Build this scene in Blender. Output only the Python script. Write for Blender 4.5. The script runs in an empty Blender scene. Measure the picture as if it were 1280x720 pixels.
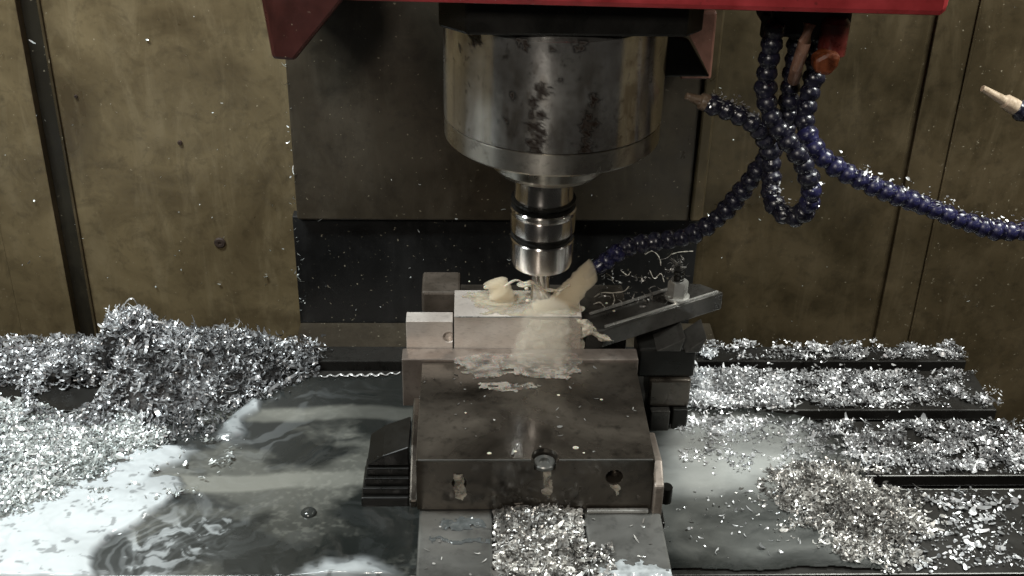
import bpy, bmesh, math, random
import numpy as np
from mathutils import Vector, Matrix

random.seed(7)
RNG = np.random.default_rng(11)
S = bpy.context.scene
COL = S.collection

# ------------------------------------------------------------------ camera
FPX = 1550.0                                   # focal length in pixels of a 1280 px wide picture
PITCH, YAW, ROLL = math.radians(30), math.radians(2.3), math.radians(1.3)
_F = np.array([math.sin(YAW)*math.cos(PITCH), math.cos(YAW)*math.cos(PITCH), -math.sin(PITCH)])
_R0 = np.array([math.cos(YAW), -math.sin(YAW), 0.0]); _U0 = np.cross(_R0, _F)
_R = math.cos(ROLL)*_R0 + math.sin(ROLL)*_U0
_U = -math.sin(ROLL)*_R0 + math.cos(ROLL)*_U0
CAM = np.array([-0.04503845, -0.65776532, 0.60050423])
cd = bpy.data.cameras.new('camera'); cam = bpy.data.objects.new('camera', cd); COL.objects.link(cam)
cd.angle = 2*math.atan(640/FPX); cd.clip_start = .01; cd.clip_end = 50
M = Matrix((( _R[0], _U[0], -_F[0], CAM[0]), (_R[1], _U[1], -_F[1], CAM[1]), (_R[2], _U[2], -_F[2], CAM[2]), (0, 0, 0, 1)))
cam.matrix_world = M
S.camera = cam

def _ray(x, y): return _F + _R*(x-640)/FPX - _U*(y-360)/FPX
def on_z(x, y, z):                             # where the line of sight meets a level plane
    d = _ray(x, y); return CAM + d*(z-CAM[2])/d[2]
def on_y(x, y, Y):                             # ... and an upright plane
    d = _ray(x, y); return CAM + d*(Y-CAM[1])/d[1]

# ------------------------------------------------------------------ world, lamps, exposure
w = bpy.data.worlds.new('World'); S.world = w; w.use_nodes = True
w.node_tree.nodes['Background'].inputs[0].default_value = (.90, .88, .82, 1)
w.node_tree.nodes['Background'].inputs[1].default_value = .022
def lamp(name, loc, target, power, sx, sy, col):
    l = bpy.data.lights.new(name, 'AREA'); l.shape = 'RECTANGLE'; l.size = sx; l.size_y = sy
    l.energy = power; l.color = col
    o = bpy.data.objects.new(name, l); COL.objects.link(o); o.location = loc
    o.rotation_euler = (Vector(target)-Vector(loc)).to_track_quat('-Z', 'Y').to_euler()
    return o
lamp('work_lamp', (-.54, .07, .88), (-.20, .14, 0), 11.5, .10, .34, (.92, .99, 1.0))
lamp('work_lamp', (.58, .08, .84), (.20, .12, .0), 11.5, .10, .34, (.98, 1.0, .95))
lamp('door_lamp', (-.28, -.85, .95), (0, .12, .12), 7.4, .14, .16, (1.0, .93, .84))
S.view_settings.view_transform = 'Standard'; S.view_settings.look = 'None'
S.view_settings.exposure = 0; S.view_settings.gamma = 1

# ------------------------------------------------------------------ numpy noise
_T = np.random.default_rng(3).random(65536)
def vnoise(x, y, z=None, seed=0):
    if z is None: z = np.zeros_like(x)
    xi, yi, zi = np.floor(x).astype(np.int64), np.floor(y).astype(np.int64), np.floor(z).astype(np.int64)
    fx, fy, fz = x-xi, y-yi, z-zi
    fx, fy, fz = (f*f*(3-2*f) for f in (fx, fy, fz))
    def h(a, b, c): return _T[(a*73856093 ^ b*19349663 ^ c*83492791 ^ (seed*2654435)) & 65535]
    r = 0
    for dx, wx in ((0, 1-fx), (1, fx)):
        for dy, wy in ((0, 1-fy), (1, fy)):
            for dz, wz in ((0, 1-fz), (1, fz)):
                r = r + h(xi+dx, yi+dy, zi+dz)*wx*wy*wz
    return r
def fbm(x, y, z=None, octv=4, seed=0):
    a, s, t = .5, 0, 0
    for k in range(octv):
        f = 2**k
        s = s + a*vnoise(x*f, y*f, None if z is None else z*f, seed+k); t += a; a *= .5
    return s/t
def poly_sd(px, py, poly):                     # signed distance to a polygon, inside positive
    P = np.array(poly); best = np.full(px.shape, 1e9); inside = np.zeros(px.shape, bool)
    for i in range(len(P)):
        a, b = P[i], P[(i+1) % len(P)]
        e = b-a; t = np.clip(((px-a[0])*e[0]+(py-a[1])*e[1])/(e@e+1e-12), 0, 1)
        best = np.minimum(best, np.hypot(px-a[0]-t*e[0], py-a[1]-t*e[1]))
        c = ((a[1] > py) != (b[1] > py)) & (px < (b[0]-a[0])*(py-a[1])/((b[1]-a[1]) if b[1] != a[1] else 1e-12)+a[0])
        inside ^= c
    return np.where(inside, best, -best)
def table_poly(pts, z=0.0): return [tuple(on_z(x, y, z)[:2]) for x, y in pts]
def sstep(a, b, x): t = np.clip((x-a)/(b-a), 0, 1); return t*t*(3-2*t)

# ------------------------------------------------------------------ materials
def lin(r, g, b):
    f = lambda c: (c/255/12.92 if c/255 <= .04045 else ((c/255+.055)/1.055)**2.4)
    return (f(r), f(g), f(b), 1)
class Mat:
    def __init__(s, name):
        s.m = bpy.data.materials.new(name); s.m.use_nodes = True
        s.t = s.m.node_tree; s.n = s.t.nodes; s.b = s.n['Principled BSDF']; s.tc = s.n.new('ShaderNodeTexCoord')
    def link(s, a, b): s.t.links.new(a, b)
    def coords(s, scale=(1, 1, 1)):
        mp = s.n.new('ShaderNodeMapping'); mp.inputs['Scale'].default_value = scale
        s.link(s.tc.outputs['Object'], mp.inputs[0]); return mp.outputs[0]
    def noise(s, scale, detail=4, rough=.55, dist=0, aniso=(1, 1, 1)):
        t = s.n.new('ShaderNodeTexNoise'); t.inputs['Scale'].default_value = scale; t.inputs['Detail'].default_value = detail
        t.inputs['Roughness'].default_value = rough; t.inputs['Distortion'].default_value = dist
        s.link(s.coords(aniso), t.inputs['Vector']); return t.outputs['Fac']
    def ramp(s, fac, stops):
        r = s.n.new('ShaderNodeValToRGB'); e = r.color_ramp.elements
        while len(e) < len(stops): e.new(.5)
        for q, (p, c) in zip(e, stops):
            q.position = p; q.color = c if len(c) == 4 else (*c, 1)
        s.link(fac, r.inputs[0]); return r.outputs[0]
    def mix(s, fac, a, b, mode='MIX'):
        x = s.n.new('ShaderNodeMix'); x.data_type = 'RGBA'; x.blend_type = mode
        for v, i in ((fac, 0), (a, 6), (b, 7)):
            if hasattr(v, 'is_linked'): s.link(v, x.inputs[i])
            elif i == 0: x.inputs[0].default_value = v
            else: x.inputs[i].default_value = v if len(v) == 4 else (*v, 1)
        return x.outputs[2]
    def attr(s, name):
        a = s.n.new('ShaderNodeAttribute'); a.attribute_name = name; return a
    def color(s, v):
        if hasattr(v, 'is_linked'): s.link(v, s.b.inputs['Base Color'])
        else: s.b.inputs['Base Color'].default_value = v if len(v) == 4 else (*v, 1)
    def set(s, **k):
        for a, v in k.items():
            i = s.b.inputs[a.replace('_', ' ')]
            if hasattr(v, 'is_linked'): s.link(v, i)
            else: i.default_value = v
    def rough(s, fac, lo, hi):
        r = s.n.new('ShaderNodeMapRange'); s.link(fac, r.inputs[0]); r.inputs['From Min'].default_value = .3; r.inputs['From Max'].default_value = .7
        r.inputs['To Min'].default_value = lo; r.inputs['To Max'].default_value = hi; s.link(r.outputs[0], s.b.inputs['Roughness'])
    def bump(s, fac, strength, dist=.001):
        b = s.n.new('ShaderNodeBump'); b.inputs['Strength'].default_value = strength; b.inputs['Distance'].default_value = dist
        s.link(fac, b.inputs['Height']); s.link(b.outputs[0], s.b.inputs['Normal'])

def g(v, t=0): return (v*(1+t), v, v*(1-t), 1)
def painted_sheet(name, base, dirt, streak, spec_amt=.5):
    m = Mat(name)
    big = m.noise(9, 5, .6, .6); fine = m.noise(90, 4, .6); st = m.noise(24, 6, .70, .8, (1.5, 1, .35)); bl = m.noise(38, 6, .72, .6); dots = m.noise(260, 2, .5)
    c = m.mix(m.ramp(big, [(.32, g(0)), (.68, g(1))]), dirt, base)
    c = m.mix(m.ramp(st, [(.50, g(0)), (.75, g(.5))]), c, streak); c = m.mix(m.ramp(bl, [(.50, g(0)), (.70, g(.55))]), c, tuple(x*.7 for x in dirt[:3])+(1,))
    c = m.mix(m.ramp(fine, [(.54, g(0)), (.76, g(.4))]), c, tuple(x*.45 for x in dirt[:3])+(1,))
    c = m.mix(m.ramp(dots, [(.70, g(0)), (.78, g(.55))]), c, (.42, .38, .28, 1))
    m.color(c); m.rough(big, .24, .55); m.set(Specular_IOR_Level=spec_amt); m.bump(fine, .12, .0006)
    return m.m
def coat(mat, wgt, ro):
    b = mat.node_tree.nodes['Principled BSDF']; b.inputs['Coat Weight'].default_value = wgt; b.inputs['Coat Roughness'].default_value = ro; return mat
def turned(mat, amt=.75):
    n = mat.node_tree.nodes; b = n['Principled BSDF']; t = n.new('ShaderNodeTangent'); t.direction_type = 'RADIAL'; t.axis = 'Z'
    b.inputs['Anisotropic'].default_value = amt; b.inputs['Anisotropic Rotation'].default_value = .25; mat.node_tree.links.new(t.outputs[0], b.inputs['Tangent']); return mat
def metal(name, base, dark, metallic, lo, hi, sc=60, spots=.35, aniso=(1, 1, 1), bump=.08):
    m = Mat(name)
    big = m.noise(sc*.35, 5, .6, .4); fine = m.noise(sc*3, 4, .65, 0, aniso)
    c = m.mix(m.ramp(big, [(.3, g(0)), (.72, g(1))]), dark, base)
    c = m.mix(m.ramp(fine, [(.52, g(0)), (.72, g(spots))]), c, tuple(x*.3 for x in dark[:3])+(1,))
    m.color(c); m.set(Metallic=metallic); m.rough(big, lo, hi); m.bump(fine, bump, .0004)
    return m.m

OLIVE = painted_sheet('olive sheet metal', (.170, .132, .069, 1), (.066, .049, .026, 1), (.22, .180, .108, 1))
OLIVE_SHADED = painted_sheet('shaded olive sheet metal', (.080, .060, .031, 1), (.030, .023, .012, 1), (.118, .094, .055, 1))  # olive darkened for the weaker light on the right wall
SEAM = painted_sheet('dark seam channel', (.022, .019, .012, 1), (.012, .010, .007, 1), (.05, .042, .025, 1))
COVER = painted_sheet('grey way cover steel', (.050, .040, .026, 1), (.023, .018, .012, 1), (.072, .062, .046, 1))
RUBBER = painted_sheet('black wiper rubber', (.010, .010, .010, 1), (.006, .006, .006, 1), (.022, .022, .022, 1))
def red_paint():
    m = Mat('red machine enamel'); n = m.noise(30, 5, .6); f = m.noise(160, 3, .6)
    c = m.mix(m.ramp(n, [(.35, g(0)), (.7, g(1))]), (.20, .018, .020, 1), (.42, .045, .052, 1))
    c = m.mix(m.ramp(f, [(.62, g(0)), (.74, g(.8))]), c, (.04, .012, .01, 1))
    m.color(c); m.rough(n, .25, .5); return m.m
RED = red_paint()
RED_GRIMY_SHADE = painted_sheet('grimy shaded red enamel', (.050, .011, .009, 1), (.025, .008, .006, 1), (.065, .020, .016, 1))  # grimy red, darkened further to paint in the gusset's shade
DULL_PINK = painted_sheet('dull pink paint', (.24, .115, .085, 1), (.13, .06, .04, 1), (.28, .17, .12, 1))  # dull pink for the rib beside the housing
def housing_steel():
    m = Mat('stained ground steel'); n = m.noise(24, 5, .62, .4); v = m.noise(60, 4, .6, .2, (1, 1, .12)); f = m.noise(330, 3, .7); p = m.noise(95, 6, .78, .5)
    a = m.attr('stain'); sep = m.n.new('ShaderNodeSeparateColor'); m.link(a.outputs['Color'], sep.inputs[0])
    c = m.mix(m.ramp(n, [(.34, g(0)), (.66, g(1))]), (.55, .53, .50, 1), (.86, .85, .81, 1))
    c = m.mix(m.ramp(v, [(.50, g(0)), (.72, g(.35))]), c, (.26, .225, .18, 1))
    c = m.mix(sep.outputs['Green'], c, (.20, .150, .105, 1))
    c = m.mix(m.ramp(p, [(.58, g(0)), (.68, g(.8))]), c, (.085, .062, .046, 1))
    c = m.mix(m.ramp(f, [(.60, g(0)), (.72, g(.6))]), c, (.10, .08, .06, 1))
    c = m.mix(sep.outputs['Red'], c, (.018, .012, .009, 1))
    mt = m.n.new('ShaderNodeMapRange'); m.link(sep.outputs['Red'], mt.inputs[0]); mt.inputs['From Min'].default_value = .7; mt.inputs['To Min'].default_value = .95; mt.inputs['To Max'].default_value = .15; m.link(mt.outputs[0], m.b.inputs['Metallic'])
    m.color(c); m.rough(n, .15, .29); m.bump(f, .08, .0003); return m.m
HOUSING = turned(housing_steel(), .9)
RUST = Mat('dark rust blotch'); _n = RUST.noise(300, 4, .7)
RUST.color(RUST.ramp(_n, [(.3, (.012, .007, .005, 1)), (.7, (.05, .03, .02, 1))])); RUST.set(Roughness=.7); RUST = RUST.m
RING = turned(metal('turned steel ring', (.56, .54, .49, 1), (.34, .31, .27, 1), .97, .22, .36, 40, .5), .8)
TOOLSTEEL = turned(metal('polished tool steel', (.72, .69, .66, 1), (.50, .47, .44, 1), 1.0, .16, .28, 40, .2, (1, 1, 12)), .85)
BLACKIRON = metal('black oxide steel', (.020, .019, .017, 1), (.010, .010, .009, 1), .5, .22, .45, 70, .5)
STRAP = coat(metal('worn strap steel', (.105, .10, .092, 1), (.040, .038, .034, 1), .6, .22, .45, 70, .5), .4, .12)
TABLE = metal('oily cast iron', (.040, .039, .036, 1), (.020, .019, .017, 1), .45, .16, .42, 45, .5)
VISE = coat(metal('brown oily vise steel', (.132, .113, .091, 1), (.028, .023, .018, 1), .72, .14, .50, 42, .6), .5, .12)
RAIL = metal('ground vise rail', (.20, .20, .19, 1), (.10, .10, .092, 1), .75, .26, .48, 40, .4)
JAW = metal('worn jaw plate steel', (.31, .27, .235, 1), (.15, .12, .10, 1), .55, .28, .5, 60, .5)
BRIGHT = metal('bright plated steel', (.60, .60, .57, 1), (.32, .31, .29, 1), .60, .18, .36, 60, .5)
ALU = coat(metal('wet milled aluminium', (.76, .70, .64, 1), (.50, .44, .39, 1), .40, .26, .46, 70, .35, (1, 1, 6)), .4, .12)
ALU_DULL = metal('dull sawn aluminium', (.105, .085, .068, 1), (.050, .040, .030, 1), .35, .38, .6, 80, .5)
def plastic(name, c1, c2, ro=.3, wet=.35):
    m = Mat(name); n = m.noise(140, 4, .65); f = m.noise(420, 3, .7)
    c = m.mix(m.ramp(n, [(.35, g(0)), (.7, g(1))]), c1, c2)
    c = m.mix(m.ramp(f, [(.60, g(0)), (.72, g(wet))]), c, (.5, .5, .5, 1))
    m.color(c); m.rough(n, ro*.6, ro*1.5); m.bump(f, .2, .0005); return m.m
BLUE = plastic('blue hose plastic', (.005, .005, .013, 1), (.015, .015, .066, 1))
NAVY = plastic('grimy dark blue hose plastic', (.004, .004, .008, 1), (.012, .012, .028, 1))
ORANGE = plastic('orange valve plastic', (.05, .013, .005, 1), (.17, .042, .010, 1), .4, .1)
BEIGE = plastic('beige nozzle plastic', (.20, .15, .10, 1), (.42, .34, .25, 1), .4, .2)
BROWN = plastic('stained brown nozzle plastic', (.07, .045, .028, 1), (.19, .14, .095, 1), .4, .3)
COPPER = plastic('dull copper pipe', (.14, .07, .045, 1), (.28, .16, .11, 1), .35, .2)
REDPL = plastic('red valve body', (.05, .008, .006, 1), (.13, .018, .013, 1), .35, .1)
def chipmat(name, base, dark):
    m = Mat(name); a = m.attr('tone')
    c = m.mix(a.outputs['Fac'], dark, base); m.color(c); m.set(Metallic=.55, Roughness=.30); return m.m
CHIP = chipmat('bright aluminium swarf', (.90, .92, .94, 1), (.17, .175, .18, 1))
CHIP_GREY = chipmat('wet grey swarf', (.80, .79, .76, 1), (.15, .145, .135, 1))
CHIP_WHITE = chipmat('soaked white swarf', (.86, .89, .88, 1), (.46, .50, .49, 1))
def liquid():
    m = Mat('milky coolant'); a = m.attr('milk')
    sep = m.n.new('ShaderNodeSeparateColor'); m.link(a.outputs['Color'], sep.inputs[0])
    n = m.noise(500, 3, .6)
    c = m.mix(sep.outputs['Red'], (.013, .015, .014, 1), (.58, .62, .635, 1))
    c = m.mix(sep.outputs['Green'], c, (.25, .252, .222, 1))
    m.color(c); m.set(Roughness=.16, Specular_IOR_Level=.5); m.bump(n, .06, .0005); return m.m
LIQUID = liquid()
def milk(name, c, alpha, sc=120, bump=.5, ro=.22):
    m = Mat(name); n = m.noise(sc, 4, .6, .8); m.color(m.mix(n, tuple(x*.72 for x in c[:3])+(1,), c))
    m.set(Roughness=ro, Subsurface_Weight=.25, Subsurface_Scale=.004)
    if alpha < 1:
        r = m.ramp(n, [(.35, g(alpha*.25)), (.62, g(alpha))]); m.link(r, m.b.inputs['Alpha'])
    m.bump(n, bump, .0015); return m.m
JET = milk('cream coolant stream', (.72, .64, .49, 1), 1, 40, .04, .4)
_a = JET.node_tree.nodes.new('ShaderNodeAttribute'); _a.attribute_name = 'body'; JET.node_tree.links.new(_a.outputs['Fac'], JET.node_tree.nodes['Principled BSDF'].inputs['Alpha'])
SPLASH = milk('cream coolant splash', (.78, .71, .58, 1), .85, 120, .25, .4)
FILM = milk('thin coolant film', (.58, .52, .43, 1), .9, 90, .2)
WASH = milk('murky coolant wash', (.42, .37, .28, 1), .95, 60, .15, .15)
FOAM = milk('white coolant foam', (.74, .77, .76, 1), .95, 200, .4, .4)
JAWFILM = milk('cloudy coolant film', (.40, .35, .30, 1), .62, 110, .15, .1)
DROP = Mat('pale coolant drop'); DROP.color((.40, .38, .33, 1)); DROP.set(Roughness=.1); DROP = DROP.m

# ------------------------------------------------------------------ mesh helpers
ORIG = {}
def finish(name, me, mat, parent, smooth, bevel=0, seg=2):
    me.materials.append(mat)
    o = bpy.data.objects.new(name, me); COL.objects.link(o)
    if parent is not None:
        org = ORIG.get(parent, Vector((0, 0, 0))); ORIG[o] = org
        me.transform(Matrix.Translation(-org)); o.parent = parent
    if smooth:
        me.polygons.foreach_set('use_smooth', [True]*len(me.polygons)); me.set_sharp_from_angle(angle=math.radians(35))
    if bevel:
        b = o.modifiers.new('bevel', 'BEVEL'); b.width = bevel; b.segments = seg; b.limit_method = 'ANGLE'; b.angle_limit = math.radians(40)
    return o
def raw(name, verts, faces, mat, parent=None, smooth=False, bevel=0):
    me = bpy.data.meshes.new(name); me.from_pydata([tuple(v) for v in verts], [], faces); me.update()
    return finish(name, me, mat, parent, smooth, bevel)
def thing(name, label, cat, loc=(0, 0, 0), group=None, kind=None):
    o = bpy.data.objects.new(name, None); COL.objects.link(o); o.location = loc; ORIG[o] = Vector(loc)
    o.empty_display_size = .01
    return tag(o, label, cat, group, kind)
def tag(o, label, cat, group=None, kind=None):
    o['label'] = label; o['category'] = cat
    if group: o['group'] = group
    if kind: o['kind'] = kind
    return o
def box_data(x0, x1, y0, y1, z0, z1):
    v = [(x, y, z) for z in (z0, z1) for y in (y0, y1) for x in (x0, x1)]
    return v, [(0, 2, 3, 1), (4, 5, 7, 6), (0, 1, 5, 4), (1, 3, 7, 5), (3, 2, 6, 7), (2, 0, 4, 6)]
def box(name, x0, x1, y0, y1, z0, z1, mat, parent=None, bevel=.0012):
    v, f = box_data(x0, x1, y0, y1, z0, z1); return raw(name, v, f, mat, parent, False, bevel)
def prism(name, outline, a, b, axis, mat, parent=None, bevel=.0008):
    """outline: 2-D points; axis 'x','y','z' = the direction it is pulled along from a to b"""
    def put(p, t): return {'x': (t, p[0], p[1]), 'y': (p[0], t, p[1]), 'z': (p[0], p[1], t)}[axis]
    n = len(outline); v = [put(p, a) for p in outline]+[put(p, b) for p in outline]
    f = [tuple(range(n))[::-1], tuple(range(n, 2*n))]+[(i, (i+1) % n, n+(i+1) % n, n+i) for i in range(n)]
    me = bpy.data.meshes.new(name); me.from_pydata(v, [], f)
    bm = bmesh.new(); bm.from_mesh(me); bmesh.ops.recalc_face_normals(bm, faces=bm.faces); bm.to_mesh(me); bm.free()
    return finish(name, me, mat, parent, False, bevel)
def lathe_data(prof, cx, cy, n=72):
    v, f = [], []
    for r, z in prof:
        for k in range(n):
            a = 2*math.pi*k/n; v.append((cx+r*math.cos(a), cy+r*math.sin(a), z))
    for i in range(len(prof)-1):
        for k in range(n):
            k2 = (k+1) % n; f.append((i*n+k, (i+1)*n+k, (i+1)*n+k2, i*n+k2))
    f.append(tuple(range(n))); f.append(tuple(range((len(prof)-1)*n, len(prof)*n))[::-1])
    return v, f
def lathe(name, prof, cx, cy, mat, parent=None, n=72):
    v, f = lathe_data(prof, cx, cy, n); me = bpy.data.meshes.new(name); me.from_pydata(v, [], f)
    bm = bmesh.new(); bm.from_mesh(me); bmesh.ops.recalc_face_normals(bm, faces=bm.faces); bm.to_mesh(me); bm.free()
    return finish(name, me, mat, parent, True)
def tube_data(pts, radii, n=10, rough=0, seed=0, squash=1.0):
    P = [Vector(p) for p in pts]; v, f = [], []; rr = random.Random(seed); up = Vector((0, 0, 1))
    for i, p in enumerate(P):
        t = (P[min(i+1, len(P)-1)]-P[max(i-1, 0)]).normalized(); a = t.cross(up)
        a = a.normalized() if a.length > 1e-4 else Vector((1, 0, 0)); b = a.cross(t)
        r = radii[i] if hasattr(radii, '__len__') else radii
        for k in range(n):
            q = 2*math.pi*k/n; k_ = r*(1+rough*(rr.random()-.5)*2)
            v.append(p+a*(k_*math.cos(q))+b*(k_*squash*math.sin(q)))
    for i in range(len(P)-1):
        for k in range(n): f.append((i*n+k, i*n+(k+1) % n, (i+1)*n+(k+1) % n, (i+1)*n+k))
    f.append(tuple(range(n))[::-1]); f.append(tuple(range((len(P)-1)*n, len(P)*n)))
    return v, f
def tube(name, pts, radii, mat, parent=None, n=10, rough=0, seed=0, squash=1.0):
    v, f = tube_data(pts, radii, n, rough, seed, squash); return raw(name, v, f, mat, parent, True)
def cut(o, cutters):
    for c in cutters:
        b = o.modifiers.new('hole', 'BOOLEAN'); b.object = c; b.operation = 'DIFFERENCE'; b.solver = 'EXACT'
        o.modifiers.move(len(o.modifiers)-1, 0)
    dg = bpy.context.evaluated_depsgraph_get(); dg.update()
    me = bpy.data.meshes.new_from_object(o.evaluated_get(dg)); o.modifiers.clear(); o.data = me
    for c in cutters: bpy.data.objects.remove(c)
def spline(pts, n):                            # Catmull-Rom, n points evenly spaced by length
    P = [Vector(p) for p in pts]; P = [P[0]*2-P[1]]+P+[P[-1]*2-P[-2]]; out = []
    for i in range(1, len(P)-2):
        for k in range(24):
            t = k/24; a, b, c, d = P[i-1:i+3]
            out.append(.5*((2*b)+(c-a)*t+(2*a-5*b+4*c-d)*t*t+(3*b-a-3*c+d)*t**3))
    out.append(P[-2]); L = [0]
    for i in range(1, len(out)): L.append(L[-1]+(out[i]-out[i-1]).length)
    if n is None: return out, L[-1]
    res, j = [], 0
    for k in range(n):
        s = L[-1]*k/(n-1)
        while j < len(L)-2 and L[j+1] < s: j += 1
        t = (s-L[j])/max(L[j+1]-L[j], 1e-9); res.append(out[j].lerp(out[j+1], min(max(t, 0), 1)))
    return res

# ------------------------------------------------------------------ enclosure
WY = .42
box('floor', -1.2, 1.2, -.6, .9, -.34, -.32, SEAM, None, 0)['kind'] = 'structure'
wall = thing('enclosure_wall', 'olive sheet metal back wall of the machine enclosure, spattered with coolant', 'wall', (0, WY, -.3), None, 'structure')
def panel(x0, x1, y0, y1, z0, z1, mat, name='panel'): return box(name, x0, x1, y0, y1, z0, z1, mat, wall, .0007)
ZT, ZB = .75, -.32
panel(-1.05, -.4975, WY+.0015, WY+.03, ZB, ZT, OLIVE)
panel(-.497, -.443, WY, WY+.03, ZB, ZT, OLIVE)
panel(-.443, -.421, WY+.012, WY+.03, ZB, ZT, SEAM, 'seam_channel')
panel(-.4235, -.421, WY-.003, WY+.012, ZB, ZT, OLIVE_SHADED, 'seam_lip')
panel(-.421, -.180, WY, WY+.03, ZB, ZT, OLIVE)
panel(.150, .372, WY+.004, WY+.03, ZB, ZT, OLIVE_SHADED)
panel(.372, .378, WY+.0075, WY+.03, ZB, ZT, OLIVE_SHADED, 'seam_channel')
panel(.378, .413, WY+.003, WY+.03, ZB, ZT, OLIVE_SHADED)
panel(.413, .4155, WY+.0008, WY+.03, ZB, ZT, OLIVE_SHADED, 'seam_lip')
panel(.4157, 1.05, WY+.0022, WY+.03, ZB, ZT, OLIVE_SHADED)
for x, y, r in ((225, 178, .0018), (275, 303, .0045), (95, 120, .0012)):
    p = on_y(x, y, WY); v, f = lathe_data([(r*1.25, 0), (r*1.25, .0012), (r, .0022), (r*.45, .0022), (r*.4, .0010)], 0, 0, 12)
    raw('screw_head', [(p[0]+a, WY-c, p[2]+b) for a, b, c in v], f, RUST, wall, True)
# side walls of the bay, just out of the picture
for s in (-1, 1):
    o = box('side_wall', min(s*1.05, s*1.08), max(s*1.05, s*1.08), -.3, WY+.03, ZB, ZT, OLIVE, None, 0); o['kind'] = 'structure'
col = thing('column_cover', 'dark grey sheet steel cover of the machine column behind the spindle', 'column cover', (0, .41, 0))
zc = on_y(600, 275, .40)[2]
box('upper_sheet', -.208, .166, .398, .418, zc, .75, COVER, col, .002)
box('edge_strip', .1665, .178, .394, .418, zc+.002, .75, OLIVE_SHADED, col, .002)
box('lower_wiper', -.214, .178, .408, .43, -.20, zc-.001, RUBBER, col, .001)
box('bottom_ledge', -.214, .20, .345, .4075, -.075, -.055, COVER, col, .002)

# ------------------------------------------------------------------ machine table with T slots
FE = -.0165
SL = [(.0765, .0920), (.1635, .1790), (.2385, .2530)]
RE = .277; TX0, TX1 = -.62, .398
prof = [(FE, -.055), (FE, 0)]
for a, b in SL:
    m_ = .006
    prof += [(a, 0), (a, -.010), (a-m_, -.010), (a-m_, -.018), (b+m_, -.018), (b+m_, -.010), (b, -.010), (b, 0)]
prof += [(RE, 0), (RE, -.055)]
tb = thing('machine_table', 'dark cast iron milling table with long T slots, partly buried in swarf', 'machine table', (0, .13, -.055))
prism('slotted_top', prof, TX0, TX1, 'x', TABLE, tb, .0009)
for x0_, x1_, y0_, y1_ in ((.225, TX1-.001, .0752, .0763), (.13, .22, .2372, .2383)): box('worn_edge_glint', x0_, x1_, y0_, y1_, -.003, .0003, RAIL, tb, .0002)  # pale strips paint the light caught by the slot lips
box('saddle', -.30, .26, .03, .25, -.16, -.0555, BLACKIRON, tb, .002)

# ------------------------------------------------------------------ red spindle head
SX, SY = .0135, .16
def zf(y, R, x=690): return float(on_y(x, y, SY-R)[2])
head = thing('spindle_head', 'red painted milling head with a stained steel spindle housing below it', 'spindle head', (SX, SY, .38))
rz = on_y(430, 3, .06)[2]; rz2 = on_y(1187, 22, .06)[2]
rx0, rx1 = on_y(405, 0, .06)[0], on_y(1187, 10, .06)[0]
prism('head_casting', [(rx0, rz+.0008), (rx0+.02, rz), (rx1-.004, rz2), (rx1, rz2+.003), (rx1, .60), (rx0, .60)], .06, .36, 'y', RED, head, .004)
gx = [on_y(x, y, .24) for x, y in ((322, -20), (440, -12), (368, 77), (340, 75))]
prism('gusset', [(p[0], p[2]) for p in gx], .24, .395, 'y', RED_GRIMY_SHADE, head, .003)
fz0, fz1 = zf(47, .075), rz+.001
hz = fz0
x0, x1 = on_y(548, 30, .095)[0], on_y(880, 30, .095)[0]
prism('mounting_flange', [(x0, .10), (x0+.018, .084), (x1-.012, .084), (x1, .097), (x1, .232), (x1-.02, .245), (x0+.02, .245), (x0, .23)], hz+.001, fz1+.02, 'z', BLACKIRON, head, .002)
bx = [on_y(x, y, .2) for x, y in ((835, 42), (862, 50), (888, 97), (830, 97))]
prism('guard_bracket', [(p[0], p[2]) for p in bx], .2, .26, 'y', BLACKIRON, head, .002)
rb = [on_y(x, y, .33) for x, y in ((850, 15), (897, 15), (889, 100), (850, 100))]
prism('side_rib', [(p[0], p[2]) for p in rb], .33, .393, 'y', DULL_PINK, head, .002)
R = .0765
z_g = zf(194, R); z_r = zf(219.5, R); z_b = zf(224, R-.012)
hou = lathe('spindle_housing', [(R-.004, hz), (R, hz-.003)]+[(R, hz-.003+(z_g+.0008-hz+.003)*i/64) for i in range(1, 65)]+[(R-.0015, z_g+.0003)], SX, SY, HOUSING, head, 288)
lathe('bottom_ring', [(R-.0022, z_g+.0002), (R-.0003, z_g-.0006), (R-.0003, z_r), (R-.0025, z_r-.0020), (.046, z_r-.0035)], SX, SY, RING, head, 128)
nz = zf(236, .037)
lathe('spindle_nose', [(.0455, z_r-.0034), (.0455, z_r-.0045), (.0435, nz+.006), (.0385, nz+.001), (.0365, nz), (.0240, nz-.0008)], SX-.001, SY, RING, head, 96)
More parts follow.
